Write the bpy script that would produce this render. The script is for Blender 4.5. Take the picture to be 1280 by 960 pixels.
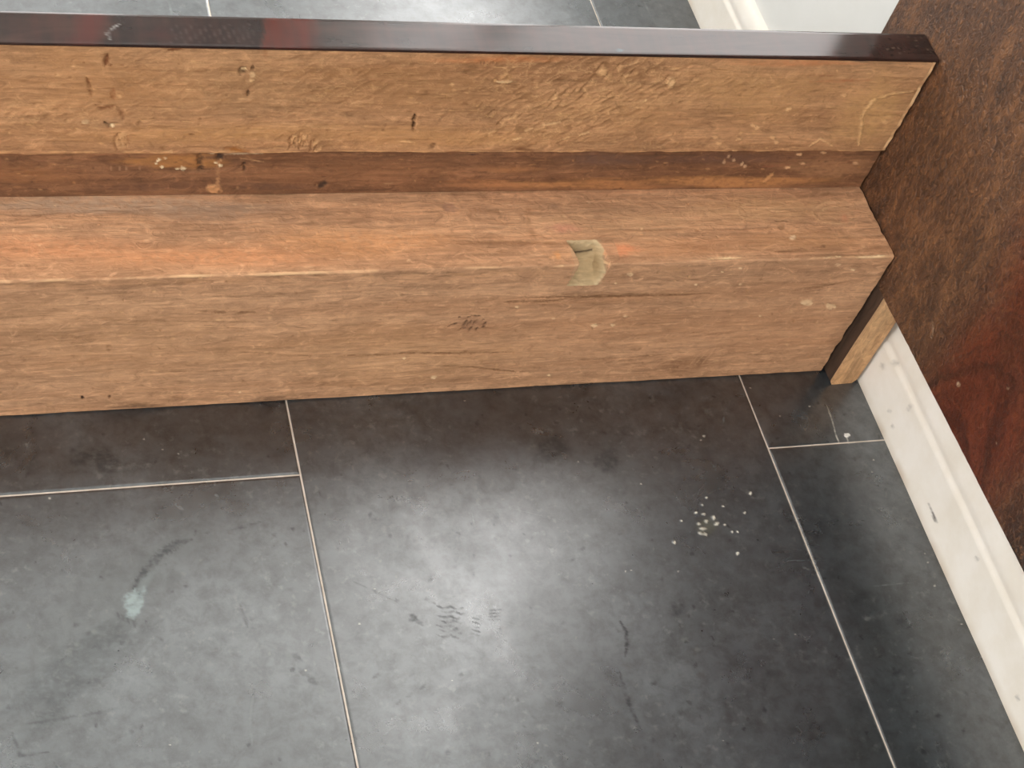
import bpy, math
import numpy as np
from mathutils import Matrix

scene = bpy.context.scene
for o in list(bpy.data.objects):
    bpy.data.objects.remove(o, do_unlink=True)
col = scene.collection

# ------------------------------------------------------------------ camera
FOCAL_PX = 1976.8746
CAM = np.array([-0.8284, -0.8231, 1.1498])
# rows: camera right, camera down, camera forward
ROT = np.array([[0.9425919835, -0.2367009625, 0.2355695374],
                [-0.0512497839, -0.7995868062, -0.5983597572],
                [0.3299906245, 0.5519362225, -0.7658149868]])
cam_data = bpy.data.cameras.new('camera')
cam_data.sensor_fit = 'HORIZONTAL'
cam_data.sensor_width = 36.0
cam_data.lens = FOCAL_PX * 36.0 / 1280.0
cam_data.clip_start = 0.02
cam = bpy.data.objects.new('camera', cam_data)
m = Matrix.Identity(4)
for i in range(3):
    m[i][0] = ROT[0][i]
    m[i][1] = -ROT[1][i]
    m[i][2] = -ROT[2][i]
    m[i][3] = CAM[i]
cam.matrix_world = m
col.objects.link(cam)
scene.camera = cam

# ------------------------------------------------------------------ light
world = bpy.data.worlds.new('overcast_sky')
scene.world = world
world.use_nodes = True
bg = world.node_tree.nodes['Background']
bg.inputs['Color'].default_value = (1.0, 0.985, 0.965, 1)
bg.inputs['Strength'].default_value = 1.0
scene.view_settings.view_transform = 'Standard'
scene.view_settings.look = 'None'
scene.view_settings.gamma = 1.0
scene.view_settings.use_curve_mapping = False
scene.view_settings.exposure = 2.85

# room shell limits (metres)
WX = 0.050            # inner face of the right wall
LX, FY, BY, CZ = -3.2, -3.0, 2.7, 2.6
WIN_R = (0.29, 2.25, 0.42, 2.50)      # window in right wall: y0 y1 z0 z1
WIN_L = (-1.7, 0.6, 0.75, 2.15)       # window in left wall : y0 y1 z0 z1
WIN_B = (-2.4, -0.35, 0.60, 1.60)     # window in back wall : x0 x1 z0 z1
ADDED_WIN_F = (-2.2, -0.5, 0.85, 2.20)      # unseen window added in front wall to light the beam fronts: x0 x1 z0 z1


def portal(name, loc, normal, sx, sy):
    ld = bpy.data.lights.new(name, 'AREA')
    ld.shape = 'RECTANGLE'
    ld.size, ld.size_y = sx, sy
    ld.cycles.is_portal = True
    o = bpy.data.objects.new(name, ld)
    n = np.array(normal, float)
    z = -n
    up = np.array([0, 0, 1.0])
    x = np.cross(up, z)
    y = np.cross(z, x)
    mm = Matrix.Identity(4)
    for k in range(3):
        mm[k][0], mm[k][1], mm[k][2], mm[k][3] = x[k], y[k], z[k], loc[k]
    o.matrix_world = mm
    col.objects.link(o)


def mid(a, b):
    return 0.5 * (a + b)


portal('window_right_offscreen', (WX + 0.10, mid(*WIN_R[:2]), mid(*WIN_R[2:])), (-1, 0, 0),
       WIN_R[1] - WIN_R[0], WIN_R[3] - WIN_R[2])
portal('window_left_offscreen', (LX - 0.10, mid(*WIN_L[:2]), mid(*WIN_L[2:])), (1, 0, 0),
       WIN_L[1] - WIN_L[0], WIN_L[3] - WIN_L[2])
portal('window_back_offscreen', (mid(*WIN_B[:2]), BY + 0.10, mid(*WIN_B[2:])), (0, -1, 0),
       WIN_B[1] - WIN_B[0], WIN_B[3] - WIN_B[2])

portal('window_front_offscreen', (mid(*ADDED_WIN_F[:2]), FY - 0.10, mid(*ADDED_WIN_F[2:])), (0, 1, 0),
       ADDED_WIN_F[1] - ADDED_WIN_F[0], ADDED_WIN_F[3] - ADDED_WIN_F[2])  # opening of the unseen front window, added for light on the beam fronts

# ------------------------------------------------------------------ dimensions
ZE, DR, ZU, ZT, DF = 0.1777, 0.0858, 0.2301, 0.3442, 0.1149
TW, TL, G1, C1, C2 = 0.457, 0.914, -0.5504, -0.0795, -0.0873
XB, LEGW, LEGD, ZP, YPE = 0.0363, 0.0335, 0.0163, 0.1364, 0.1714
XL = -1.95            # far end of the rail, out of frame
PXM = 1240.0          # photograph pixels per metre near the rail


def lin(r, g, b):
    def f(c):
        c /= 255.0
        return c / 12.92 if c <= 0.04045 else ((c + 0.055) / 1.055) ** 2.4
    return (f(r), f(g), f(b))


def hit(u, v, axis, val):
    d = np.array([(u - 640) / FOCAL_PX, (v - 480) / FOCAL_PX, 1.0]) @ ROT
    t = (val - CAM[axis]) / d[axis]
    return CAM + t * d


# surface coordinates of a photographed mark on each real face
def on_front(u, v):
    p = hit(u, v, 1, 0.0); return np.array([p[0], p[2]])
def on_ledge(u, v):
    p = hit(u, v, 2, ZE); return np.array([p[0], ZE + p[1]])
def on_rail(u, v):
    p = hit(u, v, 1, DR); return np.array([p[0], p[2]])
def on_floor(u, v):
    p = hit(u, v, 2, 0.0); return np.array([p[0], p[1]])
def on_cap(u, v):
    p = hit(u, v, 2, ZT); return np.array([p[0], p[1]])
def on_head(u, v):
    p = hit(u, v, 0, 0.0); return np.array([p[1], p[2]])
def on_base(u, v):
    p = hit(u, v, 0, XB); return np.array([p[1], p[2]])


# ------------------------------------------------------------------ noise + marks
def _hash(ix, iy, seed):
    h = (ix.astype(np.int64) * 374761393 + iy.astype(np.int64) * 668265263 + seed * 69069 + 1013) & 0xFFFFFFFF
    h = ((h ^ (h >> 13)) * 1274126177) & 0xFFFFFFFF
    h = ((h ^ (h >> 16)) * 2246822519) & 0xFFFFFFFF
    return ((h ^ (h >> 15)) & 0xFFFF) / 65535.0


def vnoise(x, y, seed=0):
    x0, y0 = np.floor(x), np.floor(y)
    fx, fy = x - x0, y - y0
    fx = fx * fx * (3 - 2 * fx); fy = fy * fy * (3 - 2 * fy)
    a = _hash(x0, y0, seed); b = _hash(x0 + 1, y0, seed)
    c = _hash(x0, y0 + 1, seed); d = _hash(x0 + 1, y0 + 1, seed)
    return (a + (b - a) * fx) * (1 - fy) + (c + (d - c) * fx) * fy - 0.5


def fbm(x, y, seed=0, octv=4):
    s, amp, t = 0, 1.0, 0
    for k in range(octv):
        s = s + amp * vnoise(x * 2 ** k, y * 2 ** k, seed + 17 * k)
        t += amp; amp *= 0.5
    return s / t


class Canvas:
    """marks (colour, cover) and relief on a surface with coordinates a (along) and b (across)"""
    def __init__(self, a, b, fn):
        self.a, self.b, self.fn = np.asarray(a), np.asarray(b), fn
        self.rgb = np.zeros((len(a), len(b), 3))
        self.al = np.zeros((len(a), len(b)))
        self.h = np.zeros((len(a), len(b)))
        self.gain = 1.0

    def win(self, a0, a1, b0, b1):
        i0, i1 = np.searchsorted(self.a, (a0, a1)); j0, j1 = np.searchsorted(self.b, (b0, b1))
        if i1 <= i0 or j1 <= j0:
            return None
        A, B = np.meshgrid(self.a[i0:i1], self.b[j0:j1], indexing='ij')
        return (slice(i0, i1), slice(j0, j1)), A, B

    def over(self, s, colr, k):
        al = self.al[s]
        na = al + k - al * k
        c = np.minimum(np.asarray(colr) * self.gain, 0.95)
        self.rgb[s] = np.where(na[..., None] > 1e-6,
                               (self.rgb[s] * (al * (1 - k))[..., None] + c * k[..., None]) / np.maximum(na, 1e-6)[..., None], 0)
        self.al[s] = na

    def blob(self, u, v, ru, rv, colr=None, alpha=1.0, depth=0.0, soft=0.35, rough=0.3, rot=0.0, seed=1, nf=None):
        c = self.fn(u, v)
        cr, sr = math.cos(math.radians(rot)), math.sin(math.radians(rot))
        e1 = self.fn(u + ru * cr, v + ru * sr) - c
        e2 = self.fn(u - rv * sr, v + rv * cr) - c
        M = np.linalg.inv(np.array([e1, e2]).T)
        ea = (abs(e1[0]) + abs(e2[0])) * 1.5; eb = (abs(e1[1]) + abs(e2[1])) * 1.5
        w = self.win(c[0] - ea, c[0] + ea, c[1] - eb, c[1] + eb)
        if not w: return
        s, A, B = w
        p = M[0, 0] * (A - c[0]) + M[0, 1] * (B - c[1]); q = M[1, 0] * (A - c[0]) + M[1, 1] * (B - c[1])
        f = nf or 2.2
        d = np.sqrt(p * p + q * q) + rough * 2 * fbm(p * f + 31.7 * seed, q * f + 11.3 * seed, seed, 3)
        k = np.clip((1 - d) / max(soft, 1e-3), 0, 1); k = k * k * (3 - 2 * k)
        if colr is not None: self.over(s, colr, k * alpha * np.clip(0.85 + 1.5 * fbm(A * 260 + seed, B * 420, seed + 3, 3), 0, 1))
        if depth: self.h[s] -= depth * k

    def stroke(self, pts, w, colr=None, alpha=1.0, depth=0.0, soft=0.8, taper=True, rough=0.45, seed=1):
        P = np.array([self.fn(*p) for p in pts]); W = w / PXM
        r = self.win(P[:, 0].min() - 2 * W, P[:, 0].max() + 2 * W, P[:, 1].min() - 2 * W, P[:, 1].max() + 2 * W)
        if not r: return
        s, A, B = r
        best = np.full(A.shape, 1e9); n = len(P) - 1
        for i in range(n):
            d = P[i + 1] - P[i]; L2 = d @ d + 1e-12
            t = np.clip(((A - P[i, 0]) * d[0] + (B - P[i, 1]) * d[1]) / L2, 0, 1)
            dist = np.hypot(A - P[i, 0] - t * d[0], B - P[i, 1] - t * d[1])
            g = (i + t) / n
            ww = W * 0.5 * ((0.25 + 0.75 * np.sin(np.pi * np.clip(g, 0, 1)) ** 0.6) if taper else 1.0)
            best = np.minimum(best, dist / ww)
        best = best + rough * 2 * vnoise(A * 900 + seed * 7.7, B * 900, seed)
        k = np.clip((1.15 - best) / soft, 0, 1)
        if colr is not None: self.over(s, colr, k * alpha * np.clip(0.72 + 2.2 * fbm(A * 200 + seed, B * 330, seed + 3, 3), 0, 1))
        if depth: self.h[s] -= depth * k


# ------------------------------------------------------------------ mesh helpers
def finish(name, verts, faces4, mat, parent=None, marks=None, smooth=True, sharp=35, ngons=()):
    me = bpy.data.meshes.new(name)
    nv, nq = len(verts), len(faces4)
    loops = [np.asarray(faces4, np.int32).ravel()]
    starts = np.arange(nq, dtype=np.int32) * 4
    totals = np.full(nq, 4, np.int32)
    pos = nq * 4
    for g in ngons:
        loops.append(np.asarray(g, np.int32))
        starts = np.append(starts, np.int32(pos)); totals = np.append(totals, np.int32(len(g)))
        pos += len(g)
    lv = np.concatenate(loops)
    me.vertices.add(nv); me.vertices.foreach_set('co', np.asarray(verts, np.float32).ravel())
    me.loops.add(len(lv)); me.loops.foreach_set('vertex_index', lv)
    me.polygons.add(len(starts)); me.polygons.foreach_set('loop_start', starts)
    me.update(calc_edges=True)
    me.validate()
    if not smooth:
        me.polygons.foreach_set('use_smooth', np.zeros(len(me.polygons), bool))
    else:
        me.polygons.foreach_set('use_smooth', np.ones(len(me.polygons), bool))
        me.set_sharp_from_angle(angle=math.radians(sharp))
    if marks is None: marks = np.zeros((nv, 4))
    if len(me.vertices) == len(marks):
        at = me.color_attributes.new('marks', 'FLOAT_COLOR', 'POINT')
        at.data.foreach_set('color', np.asarray(marks, np.float32).ravel())
    for mt in (mat if isinstance(mat, (list, tuple)) else [mat]):
        me.materials.append(mt)
    o = bpy.data.objects.new(name, me)
    col.objects.link(o)
    if parent is not None: o.parent = parent
    return o


def quads(nx, ns, closed):
    i = np.arange(nx - 1)[:, None]
    j = np.arange(ns if closed else ns - 1)[None, :]
    jn = (j + 1) % ns
    f = np.stack(np.broadcast_arrays(i * ns + j, i * ns + jn, (i + 1) * ns + jn, (i + 1) * ns + j), -1)
    return f.reshape(-1, 4)


def box_data(x0, x1, y0, y1, z0, z1):
    v = [(x0, y0, z0), (x1, y0, z0), (x1, y1, z0), (x0, y1, z0), (x0, y0, z1), (x1, y0, z1), (x1, y1, z1), (x0, y1, z1)]
    f = [(0, 3, 2, 1), (4, 5, 6, 7), (0, 1, 5, 4), (1, 2, 6, 5), (2, 3, 7, 6), (3, 0, 4, 7)]
    return v, f


def boxes(name, lst, mat, parent=None):
    V, F = [], []
    for b in lst:
        v, f = box_data(*b)
        F += [tuple(k + len(V) for k in q) for q in f]; V += v
    return finish(name, np.array(V), np.array(F), mat, parent, smooth=False)


def tag(o, label=None, category=None, group=None, kind=None):
    if label: o['label'] = label
    if category: o['category'] = category
    if group: o['group'] = group
    if kind: o['kind'] = kind
    return o


# ------------------------------------------------------------------ materials
class Nodes:
    def __init__(self, name):
        self.m = bpy.data.materials.new(name); self.m.use_nodes = True
        self.t = self.m.node_tree; self.b = self.t.nodes['Principled BSDF']
        self.geo = None
    def n(self, typ, **kw):
        nd = self.t.nodes.new(typ)
        for k, v in kw.items(): setattr(nd, k, v)
        return nd
    def link(self, a, b): self.t.links.new(a, b)
    def put(self, sock, v):
        if hasattr(v, 'links'): self.link(v, sock)
        elif isinstance(v, (tuple, list)) and len(v) == 3 and sock.type == 'RGBA': sock.default_value = (*v, 1)
        else: sock.default_value = v
    def coord(self, scale=(1, 1, 1), rot=(0, 0, 0), loc=(0, 0, 0)):
        if self.geo is None: self.geo = self.n('ShaderNodeNewGeometry')
        mp = self.n('ShaderNodeMapping')
        mp.inputs['Scale'].default_value = scale; mp.inputs['Rotation'].default_value = rot
        mp.inputs['Location'].default_value = loc
        self.link(self.geo.outputs['Position'], mp.inputs['Vector'])
        return mp.outputs['Vector']
    def noise(self, vec, scale, detail=4, rough=0.55, dist=0.0):
        nd = self.n('ShaderNodeTexNoise'); self.link(vec, nd.inputs['Vector'])
        nd.inputs['Scale'].default_value = scale; nd.inputs['Detail'].default_value = detail
        nd.inputs['Roughness'].default_value = rough; nd.inputs['Distortion'].default_value = dist
        return nd.outputs['Fac']
    def voro(self, vec, scale, feature='F1', rnd=1.0):
        nd = self.n('ShaderNodeTexVoronoi', feature=feature); self.link(vec, nd.inputs['Vector'])
        nd.inputs['Scale'].default_value = scale; nd.inputs['Randomness'].default_value = rnd
        return nd
    def ramp(self, fac, stops, interp='LINEAR'):
        nd = self.n('ShaderNodeValToRGB'); self.link(fac, nd.inputs['Fac'])
        cr = nd.color_ramp; cr.interpolation = interp
        while len(cr.elements) < len(stops): cr.elements.new(0.5)
        for e, (p, c) in zip(cr.elements, stops):
            e.position = p; e.color = (*c, 1) if isinstance(c, (tuple, list)) else (c, c, c, 1)
        return nd.outputs['Color']
    def rng(self, fac, a, b, c, d, smooth=False):
        nd = self.n('ShaderNodeMapRange'); self.link(fac, nd.inputs['Value'])
        if smooth: nd.interpolation_type = 'SMOOTHSTEP'
        for k, v in zip(('From Min', 'From Max', 'To Min', 'To Max'), (a, b, c, d)): nd.inputs[k].default_value = v
        return nd.outputs['Result']
    def mix(self, fac, a, b, blend='MIX'):
        nd = self.n('ShaderNodeMix', data_type='RGBA', blend_type=blend)
        self.put(nd.inputs['Factor'], fac); self.put(nd.inputs['A'], a) if False else None
        self.put(nd.inputs[6], a); self.put(nd.inputs[7], b)
        return nd.outputs[2]
    def math(self, op, a, b=0.0):
        nd = self.n('ShaderNodeMath', operation=op); self.put(nd.inputs[0], a); self.put(nd.inputs[1], b)
        return nd.outputs[0]
    def marks(self, base):
        at = self.n('ShaderNodeAttribute', attribute_name='marks')
        return self.mix(at.outputs['Alpha'], base, at.outputs['Color']), at.outputs['Alpha']
    def bump(self, h, strength, dist, prev=None):
        nd = self.n('ShaderNodeBump'); self.link(h, nd.inputs['Height'])
        nd.inputs['Strength'].default_value = strength; nd.inputs['Distance'].default_value = dist
        if prev is not None: self.link(prev, nd.inputs['Normal'])
        return nd.outputs['Normal']
    def out(self, colr, rough, normal=None, spec=0.5):
        self.put(self.b.inputs['Base Color'], colr); self.put(self.b.inputs['Roughness'], rough)
        self.b.inputs['Specular IOR Level'].default_value = spec
        if normal is not None: self.link(normal, self.b.inputs['Normal'])
        return self.m


def raw_wood(name, dark, light, off=0.0, blotch=0.5, rough=0.78, upright=False):
    N = Nodes(name)
    if upright:
        base_coord = N.coord
        N.coord = lambda sc=(1, 1, 1), rot=(0, 0, 0), loc=(0, 0, 0): base_coord((sc[2], sc[1], sc[0]), rot, loc)
    g1 = N.noise(N.coord((2.2, 26, 30), loc=(off, off, off)), 1.0, 6, 0.6, 0.6)
    g2 = N.noise(N.coord((22, 300, 320), loc=(off, 0, off)), 1.0, 5, 0.7, 0.4)
    g3 = N.noise(N.coord((9, 95, 105), loc=(0, off, 2 * off)), 1.0, 6, 0.65, 0.8)
    bl = N.noise(N.coord((7, 14, 14), loc=(0, off, off)), 1.0, 6, 0.65, 0.5)
    mt = N.noise(N.coord((60, 110, 115), loc=(off, 2, off)), 1.0, 7, 0.72, 1.1)
    rg = N.noise(N.coord((26, 26, 26), loc=(off, 5, off)), 1.0, 7, 0.75, 0.6)
    c = N.mix(N.rng(g1, 0.3, 0.7, 0, 1), dark, light)
    c = N.mix(N.rng(bl, 0.42, 0.72, 0, blotch), c, tuple(0.66 * a for a in dark))
    c = N.mix(1.0, c, N.rng(g3, 0.28, 0.72, 0.74, 1.24), 'MULTIPLY')
    c = N.mix(1.0, c, N.rng(g2, 0.3, 0.7, 0.80, 1.18), 'MULTIPLY')
    c = N.mix(N.rng(mt, 0.53, 0.72, 0, 0.75), c, tuple(min(1, 1.30 * a) for a in light))
    c = N.mix(N.rng(mt, 0.47, 0.28, 0, 0.75), c, tuple(0.55 * a for a in dark))
    c = N.mix(1.0, c, N.rng(rg, 0.3, 0.7, 0.82, 1.18), 'MULTIPLY')
    c, al = N.marks(c)
    nb = N.bump(g2, 0.4, 0.0012)
    nb = N.bump(g3, 0.35, 0.0025, nb)
    nb = N.bump(mt, 0.5, 0.003, nb)
    return N.out(c, rough, nb, 0.25)


M_FRONT = raw_wood('raw_beam_wood', lin(184, 136, 100), lin(214, 166, 128), 0.0, 0.4)
M_LEDGE = raw_wood('raw_ledge_wood', lin(166, 118, 80), lin(196, 146, 102), 3.1, 0.35)
M_RAIL = raw_wood('raw_rail_wood', lin(172, 124, 86), lin(202, 154, 112), 7.3, 0.45)
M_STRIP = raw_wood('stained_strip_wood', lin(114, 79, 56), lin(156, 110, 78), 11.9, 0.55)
M_LEG = raw_wood('raw_leg_wood', lin(196, 148, 104), lin(222, 178, 132), 15.0, 0.2, upright=True)


def dark_wood():
    N = Nodes('dark_leg_wood')
    g = N.noise(N.coord((90, 90, 14)), 1.0, 5, 0.65, 0.5)
    c = N.ramp(g, [(0.3, lin(40, 30, 24)), (0.62, lin(78, 60, 48)), (0.8, lin(110, 90, 75))])
    return N.out(c, 0.6, N.bump(g, 0.4, 0.002), 0.3)


M_DARK = dark_wood()


def cap_wood():
    N = Nodes('polished_cap_wood')
    g = N.noise(N.coord((9, 60, 60)), 1.0, 5, 0.6, 0.6)
    s = N.noise(N.coord((70, 4, 4)), 1.0, 3, 0.6)
    c = N.ramp(g, [(0.3, lin(34, 24, 22)), (0.7, lin(62, 44, 38))])
    c = N.mix(N.rng(s, 0.4, 0.7, 0, 0.4), c, lin(70, 40, 34))
    c, al = N.marks(c)
    r = N.rng(N.noise(N.coord((20, 20, 20)), 1.0, 4), 0.3, 0.7, 0.10, 0.2)
    return N.out(c, r, N.bump(s, 0.03, 0.001), 0.33)


M_CAP = cap_wood()


def head_wood():
    N = Nodes('dark_figured_veneer')
    sep = N.n('ShaderNodeSeparateXYZ'); N.link(N.coord(), sep.inputs[0])
    y, z = sep.outputs['Y'], sep.outputs['Z']
    warp = N.noise(N.coord((1, 5, 5)), 1.0, 4, 0.6)
    # brown crinkled zone
    g = N.noise(N.coord((1, 60, 22), rot=(0.55, 0, 0)), 1.0, 6, 0.62, 0.4)
    brown = N.ramp(g, [(0.25, lin(54, 34, 22)), (0.5, lin(94, 62, 40)), (0.75, lin(130, 88, 56))])
    # red figure: nested arches
    dy = N.math('ADD', y, 0.185)
    w = N.math('ADD', z, N.math('MULTIPLY', N.math('MULTIPLY', dy, dy), 22.0))
    w = N.math('ADD', w, N.math('MULTIPLY', warp, 0.22))
    cmb = N.n('ShaderNodeCombineXYZ')
    N.link(N.math('MULTIPLY', w, 34.0), cmb.inputs['X']); N.link(N.math('MULTIPLY', y, 7.0), cmb.inputs['Y'])
    band = N.noise(cmb.outputs[0], 1.0, 7, 0.68, 0.3)
    red = N.ramp(band, [(0.30, lin(48, 20, 13)), (0.5, lin(88, 39, 23)), (0.7, lin(116, 55, 33))])
    # where the red figure lies: a vertical flame in the veneer, dark again beyond it
    k = N.math('ADD', N.math('MULTIPLY', y, -1.0), N.math('MULTIPLY', warp, 0.10))
    k2 = N.rng(k, 0.36, 0.27, 0, 1, True)
    k = N.math('MULTIPLY', N.rng(k, 0.115, 0.20, 0, 1, True), k2)
    brown = N.mix(N.rng(k2, 0, 1, 0.75, 0), brown, lin(40, 27, 19))
    c = N.mix(k, brown, red)
    dk = N.noise(N.coord((1, 7, 7), loc=(0, 3, 1)), 1.0, 4, 0.6)
    c = N.mix(N.rng(dk, 0.5, 0.7, 0, 0.6), c, lin(40, 26, 18))
    c, al = N.marks(c)
    cr = N.noise(N.coord((1, 250, 165), rot=(0.5, 0, 0)), 1.0, 4, 0.62, 1.0)
    fine = N.noise(N.coord((1, 520, 300), rot=(0.5, 0, 0)), 1.0, 4, 0.65, 0.8)
    c = N.mix(N.math('MULTIPLY', N.rng(cr, 0.52, 0.70, 0, 0.5), N.rng(k, 0, 1, 1.0, 0.25)), c, lin(158, 110, 72))  # crinkle highlights, then dark creases, painted into the colour
    c = N.mix(N.rng(cr, 0.48, 0.32, 0, 0.6), c, lin(34, 22, 15))
    kk = N.rng(k, 0, 1, 1.0, 0.35)
    h = N.math('MULTIPLY', N.math('ADD', cr, N.math('MULTIPLY', fine, 0.35)), kk)
    return N.out(c, 0.33, N.bump(h, 0.9, 0.0030), 0.5)


M_HEAD = head_wood()


def slate():
    N = Nodes('slate_vinyl_tile')
    oi = N.n('ShaderNodeObjectInfo')
    cl = N.noise(N.coord((5, 5, 5)), 1.0, 8, 0.62, 0.25)
    c = N.ramp(cl, [(0.28, lin(27, 33, 36)), (0.5, lin(41, 47, 51)), (0.72, lin(70, 77, 80))])
    mo = N.noise(N.coord((60, 60, 60)), 1.0, 7, 0.72, 0.25)
    c = N.mix(1.0, c, N.rng(mo, 0.3, 0.7, 0.45, 1.6), 'MULTIPLY')
    fl = N.noise(N.coord((110, 110, 110), loc=(4, 2, 0)), 1.0, 4, 0.6)
    zone = N.noise(N.coord((9, 9, 9), loc=(2, 7, 0)), 1.0, 3)
    c = N.mix(N.math('MULTIPLY', N.rng(fl, 0.56, 0.72, 0, 0.5), N.rng(zone, 0.4, 0.6, 0.1, 1)), c, lin(112, 114, 112))
    c = N.mix(N.math('MULTIPLY', N.rng(fl, 0.44, 0.30, 0, 0.85), N.rng(zone, 0.55, 0.4, 0.2, 1)), c, lin(26, 27, 28))
    c = N.mix(1.0, c, oi.outputs['Color'], 'MULTIPLY')
    c, al = N.marks(c)
    r = N.rng(N.noise(N.coord((14, 14, 14), loc=(1, 1, 0)), 1.0, 6, 0.65, 0.5), 0.3, 0.7, 0.25, 0.35)
    nb = N.bump(N.noise(N.coord((30, 30, 30), loc=(5, 5, 0)), 1.0, 3, 0.5), 0.05, 0.0012)
    N.b.inputs['IOR'].default_value = 1.7
    mt = N.out(c, r, nb, 1.0)
    sp = N.math('MULTIPLY', N.rng(mo, 0.32, 0.56, 0.82, 1.0), N.rng(cl, 0.34, 0.55, 0.92, 1.0))
    sp = N.math('MULTIPLY', sp, N.rng(al, 0, 1, 1.0, 0.25))
    N.link(sp, N.b.inputs['Specular IOR Level'])
    return mt


M_SLATE = slate()


def plain(name, c1, c2, scale, rough, spec=0.3, bump=0.0):
    N = Nodes(name)
    a = N.noise(N.coord((scale, scale, scale)), 1.0, 5, 0.6)
    c = N.mix(N.rng(a, 0.35, 0.65, 0, 1), c1, c2)
    c, al = N.marks(c)
    return N.out(c, rough, N.bump(a, bump, 0.002) if bump else None, spec)


M_GROUT = plain('pale_joint', lin(196, 184, 170), lin(220, 208, 196), 60, 0.8)
M_WALL = plain('white_wall_paint', lin(219, 219, 215), lin(226, 226, 223), 6, 0.75, 0.2, 0.02)
M_CEIL = plain('white_ceiling_paint', lin(228, 228, 225), lin(233, 233, 231), 5, 0.85, 0.2)
M_BASE = plain('white_baseboard_paint', lin(232, 225, 213), lin(240, 235, 227), 22, 0.45, 0.4, 0.05)
M_FRAME = plain('white_window_frame', lin(225, 225, 222), lin(234, 234, 232), 10, 0.4, 0.4)

# ------------------------------------------------------------------ room shell
T = 0.2
ya, yb, za, zb = WIN_R
tag(boxes('wall_right', [(WX, WX + T, FY, ya, 0, CZ), (WX, WX + T, yb, BY, 0, CZ),
                         (WX, WX + T, ya, yb, 0, za), (WX, WX + T, ya, yb, zb, CZ)], M_WALL), kind='structure')
ya, yb, za, zb = WIN_L
tag(boxes('wall_left', [(LX - T, LX, FY, ya, 0, CZ), (LX - T, LX, yb, BY, 0, CZ),
                        (LX - T, LX, ya, yb, 0, za), (LX - T, LX, ya, yb, zb, CZ)], M_WALL), kind='structure')
xa, xb, za, zb = WIN_B
tag(boxes('wall_back', [(LX - T, xa, BY, BY + T, 0, CZ), (xb, WX + T, BY, BY + T, 0, CZ),
                        (xa, xb, BY, BY + T, 0, za), (xa, xb, BY, BY + T, zb, CZ)], M_WALL), kind='structure')
xa, xb, za, zb = ADDED_WIN_F
tag(boxes('wall_front', [(LX - T, xa, FY - T, FY, 0, CZ), (xb, WX + T, FY - T, FY, 0, CZ),
                         (xa, xb, FY - T, FY, 0, za), (xa, xb, FY - T, FY, zb, CZ)], M_WALL), kind='structure')
tag(boxes('ceiling', [(LX - T, WX + T, FY - T, BY + T, CZ, CZ + 0.1)], M_CEIL), kind='structure')


def window(n, axis, pos, a0, a1, z0, z1):
    fr, d0, d1 = 0.045, pos + 0.05, pos + 0.10
    if pos < -1: d0, d1 = pos - 0.10, pos - 0.05
    mida = mid(a0, a1)
    bars = [(a0, a0 + fr, z0, z1), (a1 - fr, a1, z0, z1), (a0 + fr, a1 - fr, z0, z0 + fr), (a0 + fr, a1 - fr, z1 - fr, z1),
            (mida - fr / 2, mida + fr / 2, z0 + fr, z1 - fr)]
    lst = [(d0, d1, p, q, r, s) if axis == 0 else (p, q, d0, d1, r, s) for p, q, r, s in bars]
    tag(boxes('window_%d' % n, lst, M_FRAME), kind='structure')


window(1, 0, WX, *WIN_R)
window(2, 0, LX, *WIN_L)
window(3, 1, BY, *WIN_B)
window(4, 1, FY, *ADDED_WIN_F)  # frame of the added front window, out of view

# ------------------------------------------------------------------ floor: pale joints, tiles proud of them
floor = tag(boxes('floor', [(LX - T, WX + T, FY - T, BY + T, -0.06, -0.0008)], M_GROUT), kind='structure')
GAP = 0.0009
rs = np.random.RandomState(4)


def axis_samples(lo, hi, d0, d1, fine, coarse):
    d0, d1 = max(lo, d0), min(hi, d1)
    if d1 <= d0:
        return np.linspace(lo, hi, max(2, int((hi - lo) / coarse) + 1))
    parts = []
    if d0 > lo: parts.append(np.linspace(lo, d0, max(2, int((d0 - lo) / coarse) + 1))[:-1])
    parts.append(np.linspace(d0, d1, max(2, int((d1 - d0) / fine) + 1)))
    if hi > d1: parts.append(np.linspace(d1, hi, max(2, int((hi - d1) / coarse) + 1))[1:])
    return np.concatenate(parts)


SPECK = lin(214, 212, 200)


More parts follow.
